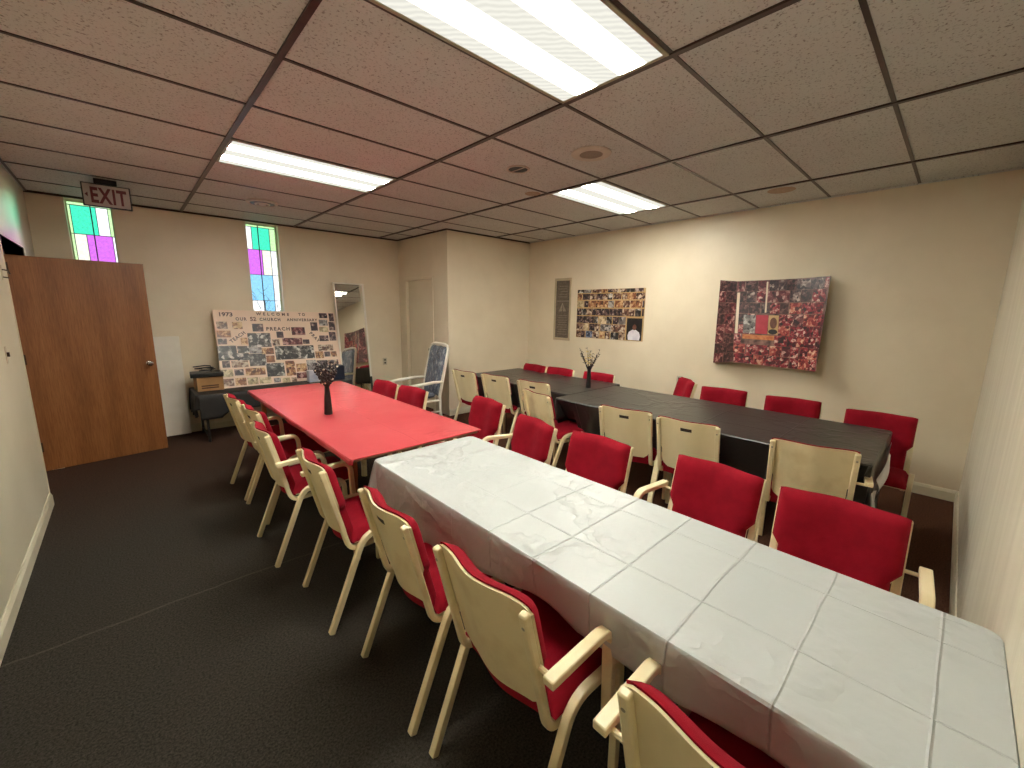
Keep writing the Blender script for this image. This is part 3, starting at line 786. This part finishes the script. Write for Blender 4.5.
# low table with charcoal skirt
t5 = empty('side_table', (0, 0, 0), 0, 'low side table under a charcoal cloth against the rear wall, carrying the photo board', 'table', 'tables')
MB().box((1.10, 4.12, .54), (2.84, 4.74, .565)).build('tabletop', M['laminate'], t5, bevel=.003)
for x in (1.17, 2.78):
    for y in (4.16, 4.68): MB().tube([(x, y, 0), (x, y, .52)], .014, 8).build('leg', M['dark'], t5)
    MB().tube([(x, 4.16, .06), (x, 4.68, .06)], .011, 8).build('foot_bar', M['dark'], t5)
def hem_d(sd, s, p):
    if sd in ('l', 'bl'): return .30
    if sd[0] == 'f': return .36 if p[0] > 1.35 else .28
    return .4
cloth('table_skirt', 1.085, 2.855, 4.10, 4.75, .5675, hem_d, M['dark_cloth'], 'charcoal cloth draped over the low table under the photo board', corner=.03, amp=.014, seed=12, slope=(.0, .0, .0, .0))

# photo board
P0 = Vector((1.388, 4.42, .605)); upv = Vector((0, .30, .95)).normalized(); nrm = Vector((1, 0, 0)).cross(upv)
bd_e = empty('photo_board', P0, 0, 'pale pink church anniversary board covered in photographs, leaning on the rear wall', 'display board')
tilt = math.atan2(upv.z, upv.y)
bd_e.rotation_euler = (Matrix.Rotation(tilt, 3, 'X') @ Matrix.Rotation(math.radians(-1.2), 3, 'Z')).to_euler()          # local x = along the board, y = up the board, z = towards the room
MB().box((-.008, -.05, -.012), (1.455, .958, 0)).build('board', M['board'], bd_e, bevel=.002)
PH = [(0.016,0.715,0.128,0.805,'m'),(0.18,0.711,0.287,0.803,'w'),(0.008,0.604,0.152,0.691,'w'),(0.008,0.515,0.1,0.589,'d'),(0.395,0.678,0.519,0.781,'d'),(0.248,0.508,0.322,0.596,'w'),(0.328,0.47,0.587,0.656,'b'),(-0.007,0.313,0.19,0.497,'b'),(0.2,0.399,0.327,0.489,'b'),(0.329,0.388,0.465,0.468,'g'),(0.466,0.371,0.603,0.454,'w'),(0.187,0.304,0.314,0.396,'b'),(0.312,0.224,0.5,0.383,'b'),(0.505,0.261,0.602,0.352,'w'),(0.021,0.221,0.1,0.306,'d'),(0.117,0.216,0.295,0.3,'m'),(0.012,0.103,0.12,0.196,'p'),(0.135,0.115,0.233,0.193,'d'),(0.254,0.105,0.473,0.197,'w'),(0.491,0.072,0.701,0.248,'b'),(0.009,-0.013,0.117,0.079,'m'),(0.132,-0.013,0.249,0.081,'w'),(0.264,-0.012,0.379,0.076,'p'),(0.391,-0.011,0.528,0.068,'p'),(0.557,-0.01,0.636,0.048,'g'),(0.665,0.59,0.746,0.675,'d'),(0.601,0.484,0.689,0.571,'m'),(0.724,0.49,0.971,0.585,'r'),(0.978,0.499,1.063,0.561,'d'),(0.854,0.626,1.025,0.736,'r'),(1.109,0.686,1.201,0.808,'d'),(1.244,0.872,1.356,0.945,'d'),(1.23,0.762,1.347,0.848,'g'),(1.219,0.665,1.344,0.743,'p'),(1.378,0.825,1.445,0.945,'d'),(1.36,0.691,1.445,0.816,'d'),(1.203,0.534,1.329,0.615,'d'),(1.343,0.538,1.436,0.667,'d'),(0.619,0.291,1.106,0.476,'b'),(1.168,0.392,1.372,0.479,'m'),(1.118,0.286,1.226,0.385,'w'),(1.237,0.306,1.318,0.378,'d'),(1.326,0.3,1.409,0.378,'w'),(0.72,0.066,0.833,0.268,'w'),(0.848,0.112,0.979,0.224,'w'),(0.986,0.083,1.107,0.266,'g'),(1.118,0.105,1.265,0.256,'d'),(0.837,0.02,0.962,0.1,'r'),(0.656,-0.032,0.75,0.043,'p'),(0.768,-0.029,0.833,0.04,'m'),(1.273,0.092,1.416,0.254,'m'),(0.98,-0.04,1.12,0.06,'g')]
for i, (a, b, c, d, t) in enumerate(PH):
    MB().box((a, b, .0002+.00005*(i % 3)), (c, d, .0016)).build('photo', P[t], bd_e)
def btext(s, a, b, sp=1.0, m='ink_dark', bold=.032):
    x0, y0 = a; x1, y1 = b
    o = text_mesh('lettering', s, M[m], bd_e, abs(x1-x0), abs(y0-y1), sp, .001, bold); o.location = (min(x0, x1), min(y0, y1), .0005); return o
btext('1973', (.057, .928), (.198, .873))
btext('WELCOME', (.459, .936), (.852, .895), 1.9); btext('TO', (.972, .939), (1.056, .897), 1.7)
btext('OUR', (.224, .865), (.345, .822), 1.3); btext('52', (.383, .873), (.452, .818), 1.0, 'ink'); btext('CHURCH', (.491, .864), (.736, .820), 1.35)
btext('ANNIVERSARY', (.814, .862), (1.210, .822), 1.3); btext('PREACH', (.552, .738), (.835, .689), 1.3)
o = btext('TEACH', (0, 0), (.205, .045), 1.25); o.location = (.150, .528, .0005); o.rotation_euler = (0, 0, math.radians(37))
o = btext('PRAY', (0, 0), (.165, .045), 1.4); o.location = (1.075, .645, .0005); o.rotation_euler = (0, 0, math.radians(-52))

# brown carton with a black device on it
bxe = empty('carton', (1.265, 4.47, .569), math.radians(2), 'brown cardboard carton on the left end of the charcoal-covered side table', 'box')
MB().box((-.14, -.12, 0), (.12, .12, .165)).build('carton_body', M['carton'], bxe, bevel=.003)
mb = MB()
for z in (.03, .055): mb.box((-.10, -.1212, z), (.07, -.1200, z+.016))
mb.build('print', M['carton_ink'], bxe)
dv = empty('black_device', (1.255, 4.46, .736), math.radians(-4), 'flat black electronic device with a coiled cable, lying on the brown carton', 'device')
MB().box((-.17, -.13, 0), (.15, .12, .05)).build('casing', M['dark'], dv, bevel=.006)
pts = [(-.02+.11*math.cos(a*.9)*(.5+.02*a)+.03*math.sin(a*2.1), .0+.07*math.sin(a*.9)*(.5+.02*a), .058+.0035*a+.006*math.sin(a*1.7)) for a in range(18)]
MB().tube(pts, .007, 6).build('cable', M['dark'], dv, smooth=True)
# packs beside the board
e = MB().box((-.11, -.05, 0), (.11, .05, .155)).build('paper_pack', M['pale_blue'], None, bevel=.006); e.location = (2.43, 4.27, .569)
tag(e, 'pale blue-white pack standing on the dark side table in front of the photo board', 'pack')
e = MB().box((-.09, -.06, 0), (.10, .06, .19)).box((-.085, -.055, .19), (.095, .055, .196)).build('storage_box', M['blue_box'], None, bevel=.004); e.location = (2.70, 4.30, .569)
tag(e, 'dark blue box on the right end of the side table, in front of the mirror', 'box')

# mirror
mr = empty('standing_mirror', (3.125, 4.53, .008), 0, 'tall narrow mirror with a pale frame leaning on the rear wall beside the photo board', 'mirror')
mr.rotation_euler = (math.radians(-5.6), 0, math.radians(2.0))
MB().box((-.235, 0, 0), (-.212, .03, 1.93)).box((.206, 0, .5), (.235, .03, 1.93)).box((-.212, 0, 1.908), (.206, .03, 1.93)).box((-.212, 0, 0), (.206, .03, .022)).build('frame', M['white_paint'], mr, bevel=.003)
MB().box((.206, .001, 0), (.2345, .03, .4995)).build('frame_foot', M['dark'], mr)
MB().box((-.212, .008, .022), (.206, .014, 1.908)).build('mirror_glass', M['mirror'], mr)
MB().box((-.212, .015, .022), (.206, .026, 1.908)).build('backing', M['carton'], mr)

# outlet on back wall, socket on right wall
def outlet(name, loc, rz, label):
    e = empty(name, loc, rz, label, 'power outlet')
    MB().box((-.035, -.006, -.057), (.035, 0, .057)).build('cover_plate', M['outlet'], e, bevel=.002)
    for z in (-.024, .024): MB().box((-.014, -.0085, z-.014), (.014, -.006, z+.014)).build('receptacle', M['slot'], e)
outlet('power_outlet', (3.68, YB, .70), 0, 'beige power outlet low on the rear wall between the mirror and the closet')
outlet('power_outlet', (WR, .69, .72), -PI/2, 'metal power outlet on the right wall behind the askew red chair')
sw = empty('light_switch', (WL, 2.54, 1.235), PI/2, 'beige light switch on the left wall next to the open doorway', 'light switch')
MB().box((-.02, -.004, -.055), (.02, 0, .055)).build('cover_plate', M['outlet'], sw, bevel=.001)
MB().box((-.006, -.016, -.012), (.006, -.004, .016)).build('toggle', M['hinge'], sw)
hk = empty('wall_hook', (WL, 2.93, 1.77), PI/2, 'small dark metal bracket high on the left wall beside the doorway', 'bracket')
MB().box((-.02, -.003, -.05), (.02, 0, .05)).build('plate', M['outlet'], hk)
MB().tube([(0, -.003, .02), (0, -.03, .015), (0, -.035, -.01)], .005).tube([(0, -.003, -.03), (0, -.03, -.035)], .004).build('prong', M['hinge'], hk)

# ------------------------------------------------------------------ plastic-wrapped high-back chair
wc = empty('wrapped_armchair', (3.565, 3.205, 0), math.radians(180-5), 'high-backed white chair with grey-blue cushion wrapped in clear plastic, by the closet corner', 'chair')
wf = M['white_paint']
for s in (-1, 1):
    MB().tube([(-.02, s*.25, 0), (.0, s*.25, .42), (-.06, s*.25, .7), (-.14, s*.245, 1.02), (-.15, s*.21, 1.075), (-.152, s*.12, 1.095)], .021, 10).build('back_post', wf, wc, smooth=True)
    MB().tube([(.46, s*.25, 0), (.44, s*.25, .42), (.43, s*.25, .585)], .017, 10).build('front_leg', wf, wc, smooth=True)
    MB().tube([(-.05, s*.255, .615), (.10, s*.27, .62), (.34, s*.275, .60), (.46, s*.265, .588), (.48, s*.26, .57)], [.015, .02, .022, .02, .012], 10).build('armrest', wf, wc, smooth=True)
MB().tube([(-.152, -.13, 1.095), (-.152, .13, 1.095)], .02, 10).build('top_rail', wf, wc, smooth=True)
MB().tube([(.0, -.25, .22), (.45, -.25, .22)], .011).tube([(0, .25, .22), (.45, .25, .22)], .011).tube([(.2, -.25, .22), (.2, .25, .22)], .011).tube([(.0, -.25, .37), (.45, -.25, .37)], .014).tube([(0, .25, .37), (.45, .25, .37)], .014).tube([(.44, -.25, .37), (.44, .25, .37)], .014).build('stretcher', wf, wc, smooth=True)
def wb(sgn):
    def f(u, v):
        a, b = abs(2*u-1), abs(2*v-1); th = .045*(1-a**6)**.5*(1-b**8)**.5
        z = .42+v*.65; x = -.015-.125*max(0, (z-.42)/.6)
        return (x+sgn*th+.01, (2*u-1)*.215, z+.004*math.sin(u*17+v*23))
    return f
MB().grid(wb(1), 20, 26, None, wb(-1)).build('back_cushion', M['wrap'], wc, smooth=True, weld=True)
def ws(sgn):
    def f(u, v):
        a, b = abs(2*u-1), abs(2*v-1); th = .045*(1-a**6)**.5*(1-b**6)**.5
        return (.03+u*.43, (2*v-1)*.22, .435+sgn*th)
    return f
MB().grid(ws(1), 18, 18, None, ws(-1)).build('seat_cushion', M['wrap'], wc, smooth=True, weld=True)

# ------------------------------------------------------------------ right wall
pl = empty('wall_plaque', (WR, 2.628, 1.58), PI/2*3, 'narrow upright grey plaque in a pale frame, left of the small photo collage', 'plaque')
pl.rotation_euler = (0, 0, -PI/2)
# local x runs towards the camera end of the wall, local -y points into the room
MB().box((-.165, -.018, -.475), (-.135, 0, .475)).box((.135, -.018, -.475), (.165, 0, .475)).box((-.135, -.018, .435), (.135, 0, .475)).box((-.135, -.018, -.475), (.135, 0, -.435)).build('frame', M['plaque_frame'], pl, bevel=.003)
MB().box((-.135, -.008, -.435), (.135, 0, .435)).build('plaque_face', M['plaque'], pl)
mb = MB()
mb.box((-.12, -.0095, .125), (.12, -.008, .133))
for k in range(9): mb.box((-.10+.01*(k % 3), -.0092, -.38+k*.036), (.10-.012*(k % 2), -.008, -.376+k*.036))
for k in range(5): mb.box((-.09+.02*(k % 3), -.0092, .19+k*.04), (.09-.01*(k % 2), -.008, .195+k*.04))
for k in range(4): mb.add([(-.075+k*.017, -.0095, -.03), (-.065+k*.017, -.0095, -.03), (.002, -.0095, .10), (-.002, -.0095, .10)], [(0,1,2,3)])
for k in range(4): mb.add([(.075-k*.017, -.0095, -.03), (.065-k*.017, -.0095, -.03), (.002, -.0095, .10), (-.002, -.0095, .10)], [(0,3,2,1)])
mb.build('engraving', M['plaque_ink'], pl)

def sheet(fn, u0, u1, v0, v1, off, th, name, m, parent, nu=None, nv=None):
    nu = nu or max(1, int((u1-u0)*30)); nv = nv or max(1, int((v1-v0)*16))
    g = lambda d: (lambda a, b: fn(u0+(u1-u0)*a, v0+(v1-v0)*b, d))
    return MB().grid(g(off+th), nu, nv, None, g(off)).build(name, m, parent)

# small collage: flat poster
p1 = empty('photo_collage', (WR-.002, 2.345, 1.17), -PI/2, 'flat collage of many small photos beside the narrow plaque, white-robed person at lower right', 'collage')
W1_, H1_ = 1.115, .70
MB().box((0, -.004, 0), (W1_, 0, H1_)).build('poster_sheet', M['poster_tan'], p1)
rr = random.Random(4); n1 = 0
rows = [(.003, .104), (.106, .21), (.212, .318), (.328, .428), (.442, .538), (.552, .638), (.648, .698)]
for ri, (z0, z1) in enumerate(rows):
    x = .005
    while x < W1_-.03:
        w = rr.uniform(.07, .135); x1 = min(x+w, W1_-.005)
        if ri <= 2 and x1 > .845: x1 = .845
        if ri <= 2 and x >= .84: break
        if 3 <= ri <= 4 and x1 > .98 and x < .98: x1 = .98
        t = rr.choice('dmwdmbwgmdwp' if ri not in (3,) else 'dmbd')
        if ri <= 2 and .15 < x < .3: t = rr.choice('ud')
        MB().box((x, -.0052-.0002*(n1 % 3), z0+rr.uniform(0, .006)), (x1-.002, -.004, z1)).build('photo', P[t], p1); n1 += 1
        x = x1+(.001 if rr.random() < .7 else .012)
# large print lower right: robed person on black
MB().box((.865, -.0056, .01), (1.095, -.004, .305)).build('large_photo', M['photo_black'], p1)
def figure(mb, cx, z0, sc, y):
    out = [(-.75, 0), (-.85, .5), (-.7, .95), (-.3, 1.2), (-.24, 1.25), (.24, 1.25), (.3, 1.2), (.7, .95), (.85, .5), (.75, 0)]
    n = len(out); mb.add([(cx+a*sc, y, z0+b*sc) for a, b in out]+[(cx+a*sc, y+.0008, z0+b*sc) for a, b in out], [tuple(range(n)), tuple(range(2*n-1, n-1, -1))]+[(k, k+n, (k+1) % n+n, (k+1) % n) for k in range(n)])
mb = MB(); figure(mb, .98, .012, .112, -.0068); mb.build('photo_robe', M['photo_robe'], p1)
mb = MB(); mb.add([(.985+.03*math.cos(a*PI/6), -.0072, .185+.04*math.sin(a*PI/6)) for a in range(12)]+[(.985+.03*math.cos(a*PI/6), -.006, .185+.04*math.sin(a*PI/6)) for a in range(12)], [tuple(range(12))]+[(k, k+12, (k+1) % 12+12, (k+1) % 12) for k in range(12)]); mb.build('photo_face', M['photo_skin'], p1)

# large curled collage
p2 = empty('photo_collage', (WR, .285, 1.0), -PI/2, 'large curled collage of red-toned photos coming off the right wall, left edge folded', 'collage')
W2_, H2_ = 1.0, .93
KU = [0, .19, .66, 1]
KT = dict(x=[-.02, .18, .657, 1.007], d=[.020, .070, .022, .10], z=[.925, .903, .909, .917])
KB = dict(x=[-.005, .25, .715, 1.015], d=[.035, .175, .10, .21], z=[-.012, .032, .012, .018])
def curl(u, v, d):
    """u along the wall (left to right in the picture), v up; returns local point; -y is into the room"""
    i = 0 if u < KU[1] else (1 if u < KU[2] else 2)
    t = (u-KU[i])/(KU[i+1]-KU[i])
    ts = t if i == 0 else (1-math.cos(t*PI/2) if i == 2 else math.sin(t*PI/2)**1.0)
    g = lambda K, k, q: K[k][i]*(1-q)+K[k][i+1]*q
    x = g(KT, 'x', t)*v+g(KB, 'x', t)*(1-v); z = g(KT, 'z', t)*v+g(KB, 'z', t)*(1-v)
    dist = g(KT, 'd', ts)*v+g(KB, 'd', ts)*(1-v)
    return (x, -(dist+d), z)
sheet(curl, 0, 1, 0, 1, 0, .0012, 'poster_sheet', M['poster_print'], p2, 48, 20)
specials = [(.38, .36, .50, .60, 'PINK'), (.26, .29, .56, .355, 'ORANGE'), (.505, .36, .59, .60, 'FACE')]
rr = random.Random(11); n2 = 0
rows = [(.0, .115), (.12, .235), (.24, .355), (.36, .47), (.475, .60), (.61, .73), (.74, .87), (.875, .99)]
for ri, (v0, v1) in enumerate(rows):
    u = .003
    while u < .985:
        w = rr.uniform(.07, .125); u1 = min(u+w, .997)
        if u < .185 and u1 > .19: u1 = .19
        if u1-u < .03: u = max(u, u1)+.003; continue
        blk = False
        for (a, b, c, d, k) in specials:
            if u1 > a and u < c and v1 > b+.01 and v0 < d-.01:
                if u < a-.03: u1 = a-.003
                else: blk = True; u = c+.004
        if blk: continue
        
        if u < .19: t = rr.choice('kkkkr')  # shade of the folded flap put into darker prints
        elif u < .6 and ri >= 5: t = rr.choice('kkrdR')
        elif ri <= 2: t = rr.choice('RRRoRr')
        else: t = rr.choice('RRrdRkdu' if ri > 5 else 'RRroRm')
        sheet(curl, u, u1-rr.choice((.001, .001, .001, .005)), v0, v1+.001, .0013, .0006+.0001*(n2 % 2), 'photo', P[t], p2); n2 += 1
        u = u1+(.001 if rr.random() < .75 else .010)
sheet(curl, .196, .222, .36, .86, .0022, .0006, 'pale_strip', M['poster_back'], p2)
sheet(curl, .46, .475, .62, .98, .0022, .0006, 'pale_strip', M['poster_back'], p2)
sheet(curl, .385, .495, .37, .59, .0014, .0008, 'rose_panel', M['photo_pink'], p2)
sheet(curl, .27, .38, .37, .59, .0014, .0008, 'photo', P['g'], p2)
sheet(curl, .50, .59, .37, .59, .0014, .0008, 'portrait_ground', M['poster_tan'], p2)
sheet(curl, .27, .56, .30, .355, .0014, .0010, 'orange_banner', M['photo_orange'], p2)
mb = MB()
def oval(cu, cv, ru, rv, d, name, m):
    pts = [(cu+ru*math.cos(a*PI/7), cv+rv*math.sin(a*PI/7)) for a in range(14)]
    mb = MB().add([curl(a, b, d) for a, b in pts]+[curl(a, b, d-.0006) for a, b in pts], [tuple(range(14))]+[(k, k+14, (k+1) % 14+14, (k+1) % 14) for k in range(14)])
    mb.build(name, m, p2)
oval(.545, .50, .032, .066, .0034, 'portrait_face', M['photo_skin'])
oval(.545, .40, .042, .030, .0036, 'portrait_suit', M['photo_black'])

# ------------------------------------------------------------------ odds and ends
# slip of paper on a seat
pp = MB().grid(lambda u, v: (u*.15, v*.11, .003*math.sin(u*5+v*3)), 4, 4, None, lambda u, v: (u*.15, v*.11, -.001+.003*math.sin(u*5+v*3))).build('paper_slip', M['paper'], None)
pp.location = (1.44, .28, .492); pp.rotation_euler = (0, 0, .3)
tag(pp, 'white paper slip on the red chair seat where the red and white tables meet', 'paper')
# dark bag under the red table end
def blob(name, loc, sx, sy, sz, m, label, cat, seed, rough=.22, knot=False):
    rnd = random.Random(seed); ph = [rnd.uniform(0, 6) for _ in range(6)]
    def f(u, v):
        a = u*2*PI; b = v*PI; r = 1+rough*(.5*math.sin(3*a+ph[0])*math.sin(b)+.35*math.sin(5*a+4*b+ph[1])*math.sin(b)+.3*math.sin(7*b+2*a+ph[2])*math.sin(b))
        return (sx*r*math.cos(a)*math.sin(b), sy*r*math.sin(a)*math.sin(b), max(0, sz*(1-math.cos(b)*r)))
    e = empty(name, loc, 0, label, cat)
    MB().grid(f, 40, 24).build('bag_body', m, e, smooth=True, weld=True)
    MB().tube([(0, 0, sz*1.9), (.01, 0, sz*2.1), (.03, .01, sz*2.2), (.05, .0, sz*2.22)], [.05, .018, .03, .012], 10).build('tied_neck', m, e, smooth=True)
blob('cloth_bag', (1.86, .68, 0), .15, .12, .22, M['navy_bag'], 'dark navy bag on the floor under the end of the red table', 'bag', 3)
def crumple(name, loc, w, h, rot, label, seed, amp=.006):
    rnd = random.Random(seed); ph = [rnd.uniform(0, 6) for _ in range(4)]
    f = lambda d: (lambda u, v: ((u-.5)*w, (v-.5)*h, amp*math.sin(u*5+ph[0])+amp*.7*math.sin(v*5+ph[1]+u*3)+d))
    o = MB().grid(f(.0012), 12, 10, None, f(0)).build(name, M['paper'], None, smooth=True); o.location = loc; o.rotation_euler = rot
    return tag(o, label, 'paper')
crumple('paper_sheet', (3.64, -1.410, .49), .36, .13, (1.5, .25, .0), 'white paper sheet caught in the black cloth at the table end, the lower of two', 1)
crumple('tissue_paper', (4.06, -1.412, .60), .52, .10, (1.5, -.25, .0), 'crumpled pinkish-white paper at the corner of the black table, above the other sheet', 2, .010)

# ------------------------------------------------------------------ light
w = bpy.data.worlds.new('overcast_sky'); bpy.context.scene.world = w; w.use_nodes = True
nt = w.node_tree; bg = nt.nodes['Background']; bg.inputs[0].default_value = (.93, .97, 1.0, 1); bg.inputs[1].default_value = 1.7
sun = bpy.data.lights.new('sun', 'SUN'); sun.energy = .7; sun.angle = math.radians(14); sun.color = (1, .96, .88)
so = bpy.data.objects.new('sun', sun); C.objects.link(so)
so.rotation_euler = Vector((-.40, -.95, -.15)).to_track_quat('-Z', 'Y').to_euler()

hl = bpy.data.lights.new('hall_fill', 'POINT'); hl.energy = 30; hl.shadow_soft_size = .08; hl.color = (1, .9, .75)  # unseen fill light added to brighten the doorway header
ho = bpy.data.objects.new('hall_fill', hl); C.objects.link(ho); ho.location = (-.8, 1.2, 1.5)

# ------------------------------------------------------------------ camera
cam = bpy.data.cameras.new('camera'); co = bpy.data.objects.new('camera', cam); C.objects.link(co)
cam.sensor_width = 36; cam.lens = 412.78/1024*36; cam.clip_start = .02
yw, pt, rl = .7516, -.1772, .0133
f = Vector((math.sin(yw)*math.cos(pt), math.cos(yw)*math.cos(pt), math.sin(pt))); r0 = Vector((math.cos(yw), -math.sin(yw), 0)); u0 = r0.cross(f)
rt = r0*math.cos(rl)+u0*math.sin(rl); up = -r0*math.sin(rl)+u0*math.cos(rl)
co.matrix_world = Matrix(((rt.x, up.x, -f.x, .58433), (rt.y, up.y, -f.y, -1.61107), (rt.z, up.z, -f.z, 1.56126), (0, 0, 0, 1)))
sc = bpy.context.scene; sc.camera = co
sc.view_settings.view_transform = 'Standard'; sc.view_settings.look = 'None'; sc.view_settings.gamma = 1; sc.view_settings.use_curve_mapping = False
sc.view_settings.exposure = 0.0
